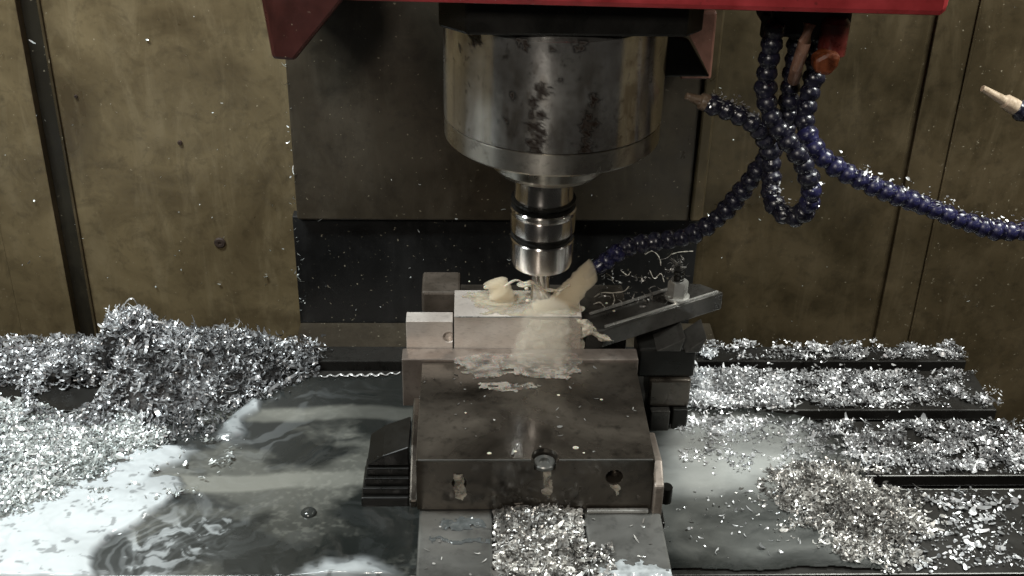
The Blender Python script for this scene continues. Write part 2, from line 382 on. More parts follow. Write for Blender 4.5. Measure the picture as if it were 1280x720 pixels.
# rust blotches and brown coolant runs on the housing
co = np.empty(len(hou.data.vertices)*3); hou.data.vertices.foreach_get('co', co); co = co.reshape(-1, 3)
ang = np.arctan2(co[:, 0], -co[:, 1]); arc = ang*R; hz_ = co[:, 2]+ORIG[head][2]
nz_ = fbm(arc*420, hz_*420, None, 4, 600)-.5; nf_ = fbm(arc*900, hz_*900, None, 3, 610)
red_ = np.zeros(len(co)); grn_ = np.zeros(len(co))
for x, y, q in ((678, 113, 6), (668, 132, 5), (674, 145, 6), (665, 160, 5), (675, 165, 4), (669, 184, 8), (742, 122, 5), (735, 158, 8), (733, 170, 5), (735, 188, 7), (740, 130, 3), (663, 146, 3), (682, 120, 3), (592, 50, 6), (600, 47, 4), (656, 57, 5), (650, 52, 4), (728, 57, 4), (672, 172, 4), (738, 145, 3), (690, 60, 3), (720, 63, 3), (575, 60, 3), (640, 120, 3), (632, 150, 3), (700, 100, 2.5)):
    p = on_y(x, y, SY-.074); p = on_y(x, y, SY-math.sqrt(max(R*R-(p[0]-SX)**2, 1e-6))); a0 = math.asin(max(-.99, min(.99, (p[0]-SX)/R)))*R
    d = np.hypot(arc-a0, (hz_-p[2])*.8)-q/1500*(1.1+2.2*nz_); red_ = np.maximum(red_, sstep(.0006, -.0010, d)*(.72+.5*nf_))
for x, wd, amt in ((668, .010, .55), (735, .008, .55), (640, .012, .45), (705, .012, .30), (790, .02, .5)):
    p = on_y(x, 130, SY-.070); a0 = math.asin(max(-.99, min(.99, (p[0]-SX)/R)))*R
    grn_ = np.maximum(grn_, amt*np.exp(-((arc-a0)/wd)**2)*sstep(.37, .62, fbm(arc*240, hz_*90, None, 5, 620))*sstep(hz-.008, hz-.030, hz_))
ca = hou.data.color_attributes.new('stain', 'FLOAT_COLOR', 'POINT'); ca.data.foreach_set('color', np.stack([np.clip(red_, 0, 1), np.clip(grn_, 0, 1), red_*0, red_*0+1], -1).ravel().astype(np.float32))

# ------------------------------------------------------------------ tool holder
TXc = .0095
tool = thing('tool_holder', 'shiny steel collet tool holder gripping the end mill above the workpiece', 'tool holder', (TXc, SY, .15))
def zt(y, r=.023): return float(on_y(676, y, SY-r)[2])
lathe('taper_flange', [(.0230, nz-.0015), (.0212, nz-.0022), (.0212, zt(258)), (.0216, zt(259)), (.0216, zt(262))], TXc, SY, TOOLSTEEL, tool)
lathe('grip_groove', [(.0216, zt(262.3)), (.0238, zt(263.5)), (.0238, zt(266)), (.0205, zt(268)), (.0205, zt(271)), (.0236, zt(273))], TXc, SY, BLACKIRON, tool)  # black steel paints the shade on the flange's downward faces
lathe('holder_collar', [(.0236, zt(273.3)), (.0246, zt(275)), (.0246, zt(279)), (.0238, zt(280)), (.0236, zt(282)), (.0240, zt(283)), (.0240, zt(302)), (.0226, zt(304.5))], TXc, SY, TOOLSTEEL, tool)
lathe('groove_ring', [(.0222, zt(304.7)), (.0222, zt(308)), (.0236, zt(309)), (.0236, zt(311)), (.0224, zt(312))], TXc, SY, BLACKIRON, tool)  # black again for the shade inside the groove
lathe('collet_nut', [(.0228, zt(312.3)), (.0237, zt(314)), (.0235, zt(340)), (.0222, zt(346)), (.0190, zt(348)), (.0105, zt(349))], TXc, SY, TOOLSTEEL, tool)
fl, ff = [], []; zt0, zt1 = zt(349)+.002, .1168; n = 18; K = 16
for i in range(K+1):
    t = i/K
    for k in range(n):
        a = 2*math.pi*k/n; r = .0078*(.72+.28*abs(math.cos(1.5*a))**.6); q = a+t*1.9
        fl.append((TXc+r*math.cos(q), SY+r*math.sin(q), zt0+(zt1-zt0)*t))
for i in range(K):
    for k in range(n): ff.append((i*n+k, (i+1)*n+k, (i+1)*n+(k+1) % n, i*n+(k+1) % n))
ff.append(tuple(range(K*n, K*n+n))[::-1]); raw('end_mill', fl, ff, TOOLSTEEL, tool, True)

# ------------------------------------------------------------------ vise
vise = thing('machine_vise', 'oily brown steel machine vise clamped on the table, gripping the aluminium block', 'vise', (0, .05, 0))
box('vise_base', -.0775, .080, -.26, .245, .0005, .030, VISE, vise, .002)
box('rail', -.0785, -.029, -.26, .20, .0302, .045, RAIL, vise, .0018)
box('rail', .034, .0865, -.26, .20, .0302, .045, RAIL, vise, .0018)
box('rail_lip', .036, .078, -.0045, -.0012, .0452, .0478, BRIGHT, vise, .0006)
jaw = box('moving_jaw', -.080, .080, 0, .1175, .0455, .088, VISE, vise, 0)
def cyl(x, y, z, r, h, axis='y', n=28):
    v, f = lathe_data([(r, -h/2), (r, h/2)], 0, 0, n)
    v = [(x+a, y+c, z+b) for a, b, c in v] if axis == 'y' else [(x+a, y+b, z+c) for a, b, c in v]
    me = bpy.data.meshes.new('c'); me.from_pydata(v, [], f); bm = bmesh.new(); bm.from_mesh(me); bmesh.ops.recalc_face_normals(bm, faces=bm.faces); bm.to_mesh(me); bm.free()
    o = bpy.data.objects.new('c', me); COL.objects.link(o); return o
hp = on_y(768, 596, 0); hl = on_y(574, 604, 0)
tc_ = on_z(681, 571, .088)
for q in (jaw,): q.location = (0, 0, 0)
jo = ORIG[jaw]
cs = [cyl(hp[0]-jo[0], 0-jo[1], hp[2]-jo[2], .0058, .02), cyl(hl[0]-jo[0], 0-jo[1], hl[2]-jo[2], .0048, .012), cyl(tc_[0]-jo[0], .0045-jo[1], .088-jo[2], .0085, .016, 'z')]
par = jaw.parent; jaw.parent = None; cut(jaw, cs); jaw.parent = par
b = jaw.modifiers.new('bevel', 'BEVEL'); b.width = .0012; b.segments = 2; b.limit_method = 'ANGLE'; b.angle_limit = math.radians(50)
lathe('cap_screw', [(.0076, .0803), (.0076, .0826), (.0068, .0834), (.0036, .0834), (.0034, .0812)], tc_[0], .0048, RAIL, vise, 24)
for xa, xb in ((-.0785, tc_[0]-.0095), (tc_[0]+.0095, .0785)): box('worn_edge_glint', xa, xb, -.0004, .0006, .0872, .0884, RAIL, vise, .0003)
box('jaw_plate', -.095, .0825, .1180, .1335, .048, .0905, JAW, vise, .0008)
box('fixed_jaw', -.082, .0825, .186, .236, .0455, .0880, VISE, vise, .0015)
fj = [on_y(x, y, .19) for x, y in ((527, 361), (566, 388))]
# gib, plate and screw on the right side of the jaw
prism('side_gib', [(-.004, .036), (.034, .036), (.05, .050), (.05, .074), (.012, .078), (-.004, .068)], .0803, .0872, 'x', JAW, vise, .0015)
box('gib_foot', .0803, .0905, -.003, .020, .0300, .0355, BLACKIRON, vise, .001)
lathe('gib_screw', [(.0001, .041), (.0042, .041), (.0042, .0535), (.0034, .0545), (.0001, .0545)], .0925, .014, BLACKIRON, vise, 20)
prism('left_gib', [(.02, .030), (.11, .030), (.11, .062), (.06, .055), (.02, .036)], -.0865, -.0803, 'x', VISE, vise, .0015)

# workpiece and the block beside it
wz = float(on_y(640, 396, .134)[2]); wyb = float(on_z(640, 363, wz)[1])
o = box('workpiece', -.0560, .0395, .1340, wyb, .060, wz, ALU, None, .0008)
cp = cyl(.010, .156, wz+.001, .014, .006, 'z', 36); cp2 = cyl(-.014, .156, wz+.001, .012, .005, 'z', 36); cut(o, [cp, cp2])
wp_ = o; eb = box('edge_highlight', -.0552, .0388, .1336, .1346, wz-.0008, wz+.0003, BRIGHT, None, .0003); eb.parent = wp_  # bright strip paints the highlight on the front top edge
tag(o, 'pale aluminium block gripped in the vise under the end mill, washed by coolant', 'workpiece')
bz = float(on_y(540, 402, .134)[2])
o = box('spacer_block', -.0920, -.0572, .1340, float(on_z(540, 390, bz)[1]), .060, bz, ALU, None, .0012)
c1 = cyl(-.0600, .134, .100, .0045, .010, 'y', 24); cut(o, [c1])
tag(o, 'short square aluminium block with a notch, left of the workpiece on the jaw', 'block')
bv_, bf_ = box_data(fj[0][0], fj[1][0]+.006, .188, .222, .0884, fj[0][2]-.002)
o = raw('rear_block', bv_, bf_, ALU_DULL, None, False, .002); tag(o, 'dull brown block on the rear jaw behind the smaller aluminium block', 'block')

# ------------------------------------------------------------------ clamps
cl = thing('strap_clamp', 'dark steel strap clamp with a shiny hex nut, right of the vise', 'clamp', (.115, .17, 0))
a_, b_ = on_z(738, 418, .100), on_z(902, 366, .104)
d_ = Vector((b_[0]-a_[0], b_[1]-a_[1], 0)); L_ = d_.length; d_.normalize(); n_ = Vector((-d_.y, d_.x, 0))
def strap_pt(s, t, z): p = Vector((a_[0], a_[1], 0))+d_*s+n_*t; return (p.x, p.y, z)
ol = [(0, .004), (.012, 0), (L_+.002, 0), (L_-.006, .020), (L_-.020, .030), (.012, .028), (0, .020)]
sv = [strap_pt(s, t, .084+.004*s/L_) for s, t in ol]+[strap_pt(s, t, .100+.004*s/L_) for s, t in ol]; k = len(ol)
sf = [tuple(range(k))[::-1], tuple(range(k, 2*k))]+[(i, (i+1) % k, k+(i+1) % k, k+i) for i in range(k)]
raw('strap', sv, sf, STRAP, cl, False, .0012)
for t0, t1 in ((.0012, .0028), (.0225, .0245)):
    sv = [strap_pt(s, t, z) for z, e in ((.1002, 0), (.1016, 0)) for s, t in ((.014, t0), (L_-.002-(.022 if t0 > .01 else 0), t0), (L_-.003-(.022 if t0 > .01 else 0), t1), (.014, t1))]
    sv = [(p[0], p[1], p[2]+.004*(.03 if i in (0, 3, 4, 7) else L_)/L_) for i, p in enumerate(sv)]
    raw('strap_edge', sv, [(3, 2, 1, 0), (4, 5, 6, 7), (0, 1, 5, 4), (1, 2, 6, 5), (2, 3, 7, 6), (3, 0, 4, 7)], BRIGHT, cl)
np_ = on_z(846, 372, .104)
lathe('washer', [(.0100, .1045), (.0100, .1062), (.0085, .1068)], np_[0], np_[1], BRIGHT, cl, 28)
lathe('hex_nut', [(.0080, .1068), (.0082, .1075), (.0082, .1185), (.0072, .1200), (.004, .1200)], np_[0], np_[1], BRIGHT, cl, 6)
th = []
for i in range(26): th.append((.0044 if i % 2 else .0037, .085+.045*i/25))
lathe('stud', th, np_[0], np_[1], BLACKIRON, cl, 20)
sb = thing('step_block', 'black stepped riser block stack under the strap clamp, right of the vise', 'riser block', (.115, .165, 0))
q0, q1 = on_z(811, 541, 0), on_z(858, 541, 0); xs, xe, yb = q0[0], q1[0], q0[1]
xm = xs+(xe-xs)*.56
box('foot', xs, xm-.0012, yb, yb+.035, .0005, .021, STRAP, sb, .0012)
box('foot', xm+.0012, xe, yb+.002, yb+.035, .0005, .021, BLACKIRON, sb, .0012)
box('middle', xs-.002, xe+.001, yb+.006, yb+.038, .0212, .047, VISE, sb, .002)
box('upper', xs-.012, xe+.003, yb+.010, yb+.040, .0472, .074, BLACKIRON, sb, .002)
prism('tooth', [(xs+.001, .0742), (xm+.003, .0742), (xm+.006, .0872), (xm+.002, .084)], yb+.006, yb+.036, 'y', STRAP, sb, .0008)  # lighter steel on both teeth paints their glints
prism('tooth', [(xm+.006, .0742), (xe+.004, .0742), (xe+.009, .088), (xe+.003, .083)], yb+.004, yb+.034, 'y', STRAP, sb, .0008)
lc = thing('hold_down', 'black stepped hold-down clamp biting the left side of the vise base', 'clamp', (-.105, .08, 0))
l0 = on_z(452, 636, 0); lx, ly = l0[0], l0[1]
box('foot', lx, -.0885, ly, ly+.030, .0005, .010, BLACKIRON, lc, .0012)
for k in range(3): box('step', lx+.001+.0015*k, -.0885, ly+.003+.003*k, ly+.031, .0102+.0068*k, .0165+.0068*k, BLACKIRON, lc, .0009)
prism('toe', [(lx+.004, .031), (-.0885, .031), (-.0885, .048), (lx+.016, .040)], ly+.011, ly+.050, 'y', BLACKIRON, lc, .001)

# ------------------------------------------------------------------ coolant hoses
SEGL = .0098
def seg_mesh(mat, nm):
    pr = [(.0040, -.0062), (.0056, -.0056), (.0070, -.0040), (.0077, -.0008), (.0074, .0008), (.0062, .0022), (.0058, .0036), (.0052, .0060), (.0040, .0062)]
    v, f = lathe_data(pr, 0, 0, 14); me = bpy.data.meshes.new(nm); me.from_pydata(v, [], f)
    bm = bmesh.new(); bm.from_mesh(me); bmesh.ops.recalc_face_normals(bm, faces=bm.faces); bm.to_mesh(me); bm.free()
    me.polygons.foreach_set('use_smooth', [True]*len(me.polygons)); me.materials.append(mat); return me
SEG = {'navy': seg_mesh(NAVY, 'segment_dark'), 'blue': seg_mesh(BLUE, 'segment_blue')}
def hose(label, path, nozzle, kinds, nlen=.022):
    pts = [Vector(on_y(x, y, Y)) for x, y, Y in path]; _, L = spline(pts, None); n = max(3, round(L/SEGL)); C = spline(pts, n)
    root = thing('coolant_hose', label, 'coolant hose', C[0], 'segmented coolant hoses')
    for i, p in enumerate(C):
        t = (C[min(i+1, n-1)]-C[max(i-1, 0)]).normalized()
        o = bpy.data.objects.new('segment', SEG[kinds(i/n)]); COL.objects.link(o); o.parent = root
        o.location = p-C[0]; o.rotation_mode = 'QUATERNION'; t = (t+Vector((random.gauss(0, .09), random.gauss(0, .09), random.gauss(0, .09)))).normalized(); o.rotation_quaternion = t.to_track_quat('Z', 'Y')
        s = 1+random.uniform(-.09, .07); o.scale = (s, s, 1.02)
    if nozzle:
        t = (C[-1]-C[-2]).normalized(); e = C[-1]+t*.003
        tube('nozzle', [e, e+t*.004, e+t*nlen*.35, e+t*nlen*.4, e+t*nlen], [.0060, .0062, .0056, .0038, .0024], nozzle, root, 14)
    return C
hose('dark hose that loops once and points a beige nozzle left at the spindle',
     [(968, 38, .13), (962, 70, .13), (957, 110, .13), (962, 140, .125), (978, 168, .12), (997, 192, .115), (1009, 217, .115), (1014, 243, .115), (1006, 264, .12), (988, 271, .13), (970, 259, .14), (963, 237, .15), (965, 208, .155), (958, 175, .155), (938, 152, .15), (912, 139, .15), (890, 131, .15)],
     BROWN, lambda t: 'blue' if .40 < t < .50 else 'navy', .017)
nz_path = hose('dark hose sweeping down left behind the clamp, its nozzle squirting coolant on the workpiece',
     [(1000, 40, .16), (992, 80, .16), (987, 115, .16), (984, 150, .16), (968, 185, .165), (945, 216, .17), (921, 247, .175), (892, 277, .18), (857, 296, .18), (822, 302, .18), (790, 307, .178), (770, 317, .175), (757, 327, .172)],
     BLUE, lambda t: 'blue' if t > .90 else 'navy', .018)
hose('blue hose with wet glints running right from the manifold out of the frame',
     [(1024, 46, .15), (1020, 85, .15), (1010, 125, .145), (1006, 155, .14), (1019, 186, .13), (1050, 212, .125), (1100, 236, .12), (1160, 259, .12), (1210, 278, .12), (1255, 289, .12), (1310, 286, .12), (1370, 275, .12)],
     None, lambda t: 'navy' if t < .22 else 'blue')
hose('short dark hose at the right edge with a tapered beige nozzle',
     [(1420, 240, .2), (1360, 190, .2), (1310, 158, .2), (1276, 138, .2)], BEIGE, lambda t: 'navy', .034)
mf = thing('coolant_manifold', 'grimy coolant manifold under the red head with an orange valve handle', 'manifold', on_y(1000, 20, .15))
p0, p1 = on_y(955, 14, .16), on_y(1050, 34, .16)
box('manifold_block', p0[0], p1[0], .135, .185, p1[2], rz2+.004, BLACKIRON, mf, .003)
tube('copper_pipe', [on_y(1012, 30, .118), on_y(1006, 52, .116), on_y(996, 84, .122), on_y(992, 100, .14)], .0042, COPPER, mf, 12)
p = on_y(1042, 45, .135); lathe('valve_body', [(.006, p[2]-.014), (.0095, p[2]-.012), (.0095, p[2]+.010), (.007, p[2]+.013)], p[0], .135, REDPL, mf, 16)
p = on_y(1029, 76, .125); prism('valve_handle', [(p[0]-.008, p[2]+.003), (p[0]-.006, p[2]-.007), (p[0]+.004, p[2]-.009), (p[0]+.009, p[2]-.002), (p[0]+.010, p[2]+.006), (p[0], p[2]+.008)], .118, .132, 'y', ORANGE, mf, .003)
for x in (966, 1000, 1024):
    p = on_y(x, 36, .15); lathe('outlet', [(.0075, p[2]-.006), (.0085, p[2]-.004), (.0085, p[2]+.010)], p[0], .15, BLACKIRON, mf, 6)

# ------------------------------------------------------------------ coolant on the table
def grid_sheet(name, x0, x1, y0, y1, step, fn, mat):
    nx, ny = int((x1-x0)/step), int((y1-y0)/step)
    X, Y = np.meshgrid(np.linspace(x0, x1, nx), np.linspace(y0, y1, ny)); wet, z, red, green = fn(X, Y)
    idx = np.arange(nx*ny).reshape(ny, nx); q = np.stack([idx[:-1, :-1], idx[:-1, 1:], idx[1:, 1:], idx[1:, :-1]], -1).reshape(-1, 4)
    ok = (wet.ravel() > 0)[q].all(1); q = q[ok]
    used = np.unique(q); mp = np.zeros(nx*ny, int); mp[used] = np.arange(len(used)); q = mp[q]
    V = np.stack([X.ravel(), Y.ravel(), z.ravel()], -1)[used]
    me = bpy.data.meshes.new(name); me.vertices.add(len(V)); me.vertices.foreach_set('co', V.ravel())
    me.loops.add(len(q)*4); me.loops.foreach_set('vertex_index', q.ravel().astype(np.int32)); me.polygons.add(len(q))
    me.polygons.foreach_set('loop_start', np.arange(0, len(q)*4, 4, dtype=np.int32)); me.update(); me.validate()
    ca = me.color_attributes.new('milk', 'FLOAT_COLOR', 'POINT')
    cc = np.stack([red.ravel()[used], green.ravel()[used], np.zeros(len(used)), np.ones(len(used))], -1); ca.data.foreach_set('color', cc.ravel().astype(np.float32))
    me.polygons.foreach_set('use_smooth', [True]*len(me.polygons)); me.materials.append(mat)
    o = bpy.data.objects.new(name, me); COL.objects.link(o); return o
def slotmask(Y): return sum(sstep(a-.004, a+.002, Y)*(1-sstep(b-.002, b+.005, Y)) for a, b in SL)
def warp(X, Y, s, amp, seed): return (X+amp*(fbm(X*s, Y*s, None, 4, seed)-.5), Y+amp*(fbm(X*s, Y*s, None, 4, seed+20)-.5))
foam_main = table_poly([(-60, 760), (-60, 640), (0, 640), (50, 615), (78, 600), (92, 580), (130, 568), (180, 562), (222, 560), (250, 566), (238, 580), (200, 596), (222, 602), (236, 612), (226, 628), (212, 642), (176, 656), (142, 670), (128, 690), (122, 712), (122, 760)])
foam_arm = table_poly([(270, 556), (278, 532), (303, 515), (314, 498), (332, 506), (330, 519), (312, 531), (302, 548), (286, 560)])
foam_small = table_poly([(378, 716), (398, 705), (440, 701), (480, 712), (500, 740), (370, 740)])
swirl_zone = table_poly([(130, 700), (170, 660), (240, 640), (290, 640), (280, 690), (200, 722), (130, 722)])
pool_left = table_poly([(-90, 760), (-90, 600), (0, 560), (150, 530), (250, 520), (330, 495), (395, 474), (500, 470), (640, 470), (640, 760)])
def left_pool(X, Y):
    wx, wy = warp(X, Y, 34, .020, 1); sd = np.maximum(poly_sd(wx, wy, foam_main), poly_sd(wx, wy, foam_arm)-.001)
    f = sstep(-.002, .006, sd); f = np.maximum(f, sstep(-.006, .012, poly_sd(wx, wy, foam_small)+.012*(fbm(X*70, Y*110, None, 3, 95)-.6)))
    ux, uy = warp(X, Y, 14, .08, 40); ux, uy = warp(ux, uy, 38, .03, 60)
    sw = fbm(ux*50, uy*110, None, 4, 80); near = sstep(-.085, -.004, sd)
    swz = sstep(-.012, .014, poly_sd(wx, wy, swirl_zone))
    rings = .5+.5*np.sin(sd*950+9*fbm(X*26, Y*40, None, 3, 70)); rings = sstep(.45, .95, rings)*np.exp(-np.clip(-sd, 0, 1)/.020)*swz
    edge = np.exp(-((sd+.0030)/.0016)**2)*swz
    streak = sstep(.50, .74, sw)*(.02+.10*near)+.42*sstep(.52, .66, fbm(ux*85, uy*170, None, 5, 88))*swz+.26*rings
    holes = sstep(.68, .76, fbm(X*150, Y*190, None, 3, 90))*.8+sstep(.62, .76, sw)*.22
    thin = sstep(.62, .40, fbm(wx*16, wy*26, None, 4, 57)); red = np.clip(f*(1-holes*.6)*(.80+.2*sw)*(1-.45*thin*sstep(-.36, -.22, X))+(1-f)*(streak*.85+.03*near), 0, 1)*(1-.8*edge*(1-f))
    cloud = sstep(.42, .66, fbm(wx*18, wy*34, None, 5, 55))
    dark = sstep(-.20, -.10, X)*sstep(.075, .0, Y)
    fine = fbm(X*240, Y*320, None, 4, 151)
    green = np.clip(slotmask(Y+.016*(fbm(X*22, Y*6, None, 4, 7)-.5))*(.20+.42*sstep(-.10, -.26, X))*(.45+fbm(X*25, Y*40, None, 3, 5))+.16*sstep(.5, .75, fine)*cloud+.34*cloud*(1-.85*dark)*sstep(.225, .13, Y)*(.35+.65*sstep(.03, .08, Y)), 0, .75)*(1-f)
    z = .0022+.0030*f*(.5+fbm(X*60, Y*60, None, 3, 4))+.0006*(fbm(ux*80, uy*80, None, 3, 9)-.5)
    over = np.clip(FE-.0002-Y, 0, 1); z = z-over*1.6-over**2*260
    wet = poly_sd(wx, wy, pool_left)*1.0; fade = sstep(0, .018, wet); red = red*np.maximum(fade, f*.9); green = green*fade; wet = np.where((X > -.079) & (Y < .2), -1, wet)
    return wet, z, red, green
o = grid_sheet('coolant_puddle', -.50, -.076, FE-.010, .245, .0009, left_pool, LIQUID)
tag(o, 'milky coolant puddle with white foam flooding the left of the table', 'coolant', None, 'stuff')
milk_r = table_poly([(835, 555), (860, 530), (930, 522), (1000, 530), (1020, 560), (985, 590), (950, 612), (835, 614)])
pool_right = table_poly([(800, 480), (870, 515), (950, 512), (1040, 535), (1080, 580), (1085, 606), (1100, 640), (1135, 690), (1100, 712), (800, 712)])
def right_pool(X, Y):
    wx, wy = warp(X, Y, 30, .016, 101); f = sstep(-.016, .018, poly_sd(wx, wy, milk_r)); n = fbm(wx*45, wy*90, None, 5, 130)
    red = np.clip(f*(.36+.60*n)+(1-f)*(.01+.09*n), 0, 1); green = np.clip(f*(.35+.3*n)+(1-f)*.24*n+.18*slotmask(Y)*(1-f), 0, .8)
    z = .0020+.0007*f+.0008*(n-.5); wet = poly_sd(wx, wy, pool_right); fade = sstep(0, .022, wet+.012*(n-.5)); red = red*fade; green = green*fade; wet = np.where((Y < FE+.001) | (X < .082), -1, wet)
    return wet, z, red, green
o = grid_sheet('coolant_puddle', .08, .33, FE, .19, .0009, right_pool, LIQUID)
tag(o, 'pale grey coolant puddle on the table right of the vise', 'coolant', None, 'stuff')
bp = on_z(386, 641, .0025)
me = bpy.data.meshes.new('coolant_bubble'); bm = bmesh.new(); bmesh.ops.create_uvsphere(bm, u_segments=24, v_segments=12, radius=.0058)
for v in bm.verts: v.co.z = max(v.co.z, 0)*.55
bm.to_mesh(me); bm.free(); BUB = Mat('coolant bubble skin'); BUB.color((.03, .032, .03, 1)); BUB.set(Roughness=.04)
o = finish('coolant_bubble', me, BUB.m, None, True); o.location = bp; tag(o, 'single dark bubble floating on the coolant left of the vise', 'bubble')

# ------------------------------------------------------------------ swarf
def rotmats(n, tilt=1.0):
    a = RNG.uniform(0, 2*np.pi, n); b = RNG.normal(0, .6*tilt, n); c = RNG.normal(0, .6*tilt, n)
    ca, sa, cb, sb_, cc, sc = np.cos(a), np.sin(a), np.cos(b), np.sin(b), np.cos(c), np.sin(c); z = np.zeros(n); o = np.ones(n)
    Rz = np.stack([ca, -sa, z, sa, ca, z, z, z, o], -1).reshape(n, 3, 3); Rx = np.stack([o, z, z, z, cb, -sb_, z, sb_, cb], -1).reshape(n, 3, 3); Ry = np.stack([cc, z, sc, z, o, z, -sc, z, cc], -1).reshape(n, 3, 3)
    return Rz @ Rx @ Ry
def swarf(pos, length, width, turn, tilt=1.0, k=5, tone=None):
    """pos (n,3); curled ribbons, returns vertices, quads and a tone per vertex"""
    n = len(pos); L = length*RNG.lognormal(-.05, .50, n); W = width*RNG.lognormal(-.05, .42, n); A = turn*RNG.uniform(.35, 1.3, n); rad = L/A
    u = np.linspace(-.5, .5, k)[None, :]; ang = A[:, None]*u
    x = rad[:, None]*np.sin(ang); z = rad[:, None]*(1-np.cos(ang)); y = (L*RNG.normal(0, .22, n))[:, None]*u
    taper = 1-.6*np.abs(u*2)**6
    l = np.stack([x, y-.5*W[:, None]*taper, z], -1); r = np.stack([x, y+.5*W[:, None]*taper, z+.25*W[:, None]*RNG.normal(0, 1, n)[:, None]], -1)
    V = np.stack([l, r], 2).reshape(n, 2*k, 3); V = np.einsum('nij,nkj->nki', rotmats(n, tilt), V)+pos[:, None, :]
    base = np.arange(k-1)*2; q = np.stack([base, base+2, base+3, base+1], -1)
    Q = (q[None]+(np.arange(n)*2*k)[:, None, None]).reshape(-1, 4)
    t = RNG.random(n) if tone is None else tone
    return V.reshape(-1, 3), Q, np.repeat(t**1.2*(.30+1.25*sstep(.35, .65, fbm(pos[:, 0]*70, pos[:, 1]*70, pos[:, 2]*70, 3, 71))), 2*k)
def build_swarf(name, groups, mat, label, extra=None, parent=None):
    Vs, Qs, Ts, off = [], [], [], 0
    for v, q, t in groups: Vs.append(v); Qs.append(q+off); Ts.append(t); off += len(v)
    V, Q, T = np.concatenate(Vs), np.concatenate(Qs), np.concatenate(Ts)
    me = bpy.data.meshes.new(name); me.vertices.add(len(V)); me.vertices.foreach_set('co', V.ravel().astype(np.float32))
    me.loops.add(len(Q)*4); me.loops.foreach_set('vertex_index', Q.ravel().astype(np.int32)); me.polygons.add(len(Q))
    me.polygons.foreach_set('loop_start', np.arange(0, len(Q)*4, 4, dtype=np.int32)); me.update()
    a = me.attributes.new('tone', 'FLOAT', 'POINT'); a.data.foreach_set('value', T.astype(np.float32))
    me.materials.append(mat); o = bpy.data.objects.new(name, me); COL.objects.link(o)
    tag(o, label, 'metal chips', None, 'stuff'); return o
def scatter(poly, n, clump=0, sc=60, seed=0, noslot=True, feather=.006):
    P = np.array(poly); lo, hi = P.min(0)-feather, P.max(0)+feather
    x = RNG.uniform(lo[0], hi[0], n*6); y = RNG.uniform(lo[1], hi[1], n*6)
    d = poly_sd(x, y, poly)+feather*(fbm(x*90, y*90, None, 3, seed+9)-.5)*4; keep = d > RNG.uniform(-feather, feather*.4, len(x))
    if clump: keep &= fbm(x*sc, y*sc*1.2, None, 3, seed) > clump+RNG.normal(0, .03, len(x))
    s = slotmask(y)
    if noslot: keep &= (s < .4) | (RNG.random(len(x)) < .05)
    keep &= y > FE+.001
    x, y = x[keep][:n], y[keep][:n]; return x, y
def P3(x, y, z): return np.stack([x, y, z*np.ones_like(x)], -1)

# ---- left: the heap of curls
sil = [(60, 446), (110, 436), (122, 425), (134, 404), (148, 391), (164, 386), (182, 398), (210, 411), (250, 418), (290, 419), (320, 430), (345, 446), (372, 463), (400, 480)]
sx = np.array([on_y(x, y, .235)[0] for x, y in sil]); sz = np.array([max(on_y(x, y, .235)[2], .001) for x, y in sil])
hole1 = table_poly([(38, 492), (62, 478), (110, 480), (152, 474), (154, 492), (118, 520), (88, 524), (50, 512)], .004); hole2 = table_poly([(-60, 478), (18, 476), (38, 494), (14, 504), (-60, 506)], .004)
front = table_poly([(-90, 648), (0, 640), (60, 622), (110, 598), (140, 574), (190, 560), (255, 556), (300, 524), (340, 500), (402, 470)])
fx = np.array([p[0] for p in front]); fy = np.array([p[1] for p in front])
def heap_h(x, y):
    zt_ = np.interp(x, sx, sz, left=.006, right=0); yf = np.interp(x, fx, fy); u = np.clip((y-yf)/np.maximum(.235-yf, .02), 0, 1)
    up = zt_*np.where(y < .235, sstep(.25, 1, u)**.85, np.clip(1-(y-.235)/.06, 0, 1)**.8)
    layer = np.clip((y-yf)/.02, 0, 1)*.007
    h = np.maximum(up, layer)*(.82+.4*fbm(x*55, y*55, None, 3, 33))
    for hp_ in (hole1, hole2):
        h = h*(1-sstep(-.004, .004, poly_sd(x, y, hp_)+.008*(fbm(x*120, y*120, None, 3, 61)-.5)))
    return h
heap_poly = [(-.60, .285)]+[(a, b) for a, b in front if a > -.60]+[(-.18, .283)]
heap_poly = [(-.60, .284), (-.60, fy[0])]+list(zip(fx, fy))+[(-.175, .28)]
def heap_scatter(n, noslot=False):
    x, y = scatter(heap_poly, n, 0, 60, 5, False, .004); h = heap_h(x, y)
    k = h > .0012; return x[k], y[k], h[k]
G = []
x, y, h = heap_scatter(30000); inner = sstep(-.40, -.36, x)
u = RNG.random(len(x))**2*np.minimum(.010, h); pos = P3(x, y, h-u)
curl = (x > on_z(150, 540, 0)[0]) & (y > np.interp(x, fx, fy))
kk = RNG.random(len(x)) < .40; xk = x[curl & kk]; G.append(swarf(pos[curl & kk], .0085, .0015, 5.0, 1.3, 9, RNG.random(len(xk))*(1-.15*sstep(-.36, -.28, xk)))); G.append(swarf(pos[~curl], .0044, .0017, 1.4, .8, 4))
x, y = scatter(table_poly([(96, 446), (165, 446), (172, 500), (96, 500)]), 2600, 0, 60, 15, False, .003); h = heap_h(x, y); k = h > .010; x, y, h = x[k], y[k], h[k]
G.append(swarf(P3(x, y, h*RNG.uniform(.05, 1, len(x))), .0065, .0017, 2.8, 1.2, 6))
x, y, h = heap_scatter(3200); k = (h > .012); x, y, h = x[k], y[k], h[k]
G.append(swarf(P3(x, y, h+RNG.uniform(-.004, .003, len(x))), .011, .0016, 5.6, 1.1, 11))
x, y, h = heap_scatter(260); k = (h > .03) & (y > .20); x, y, h = x[k], y[k], h[k]
G.append(swarf(P3(x, y, h+RNG.uniform(-.002, .006, len(x))), .017, .0015, 5.4, 1.8, 13))
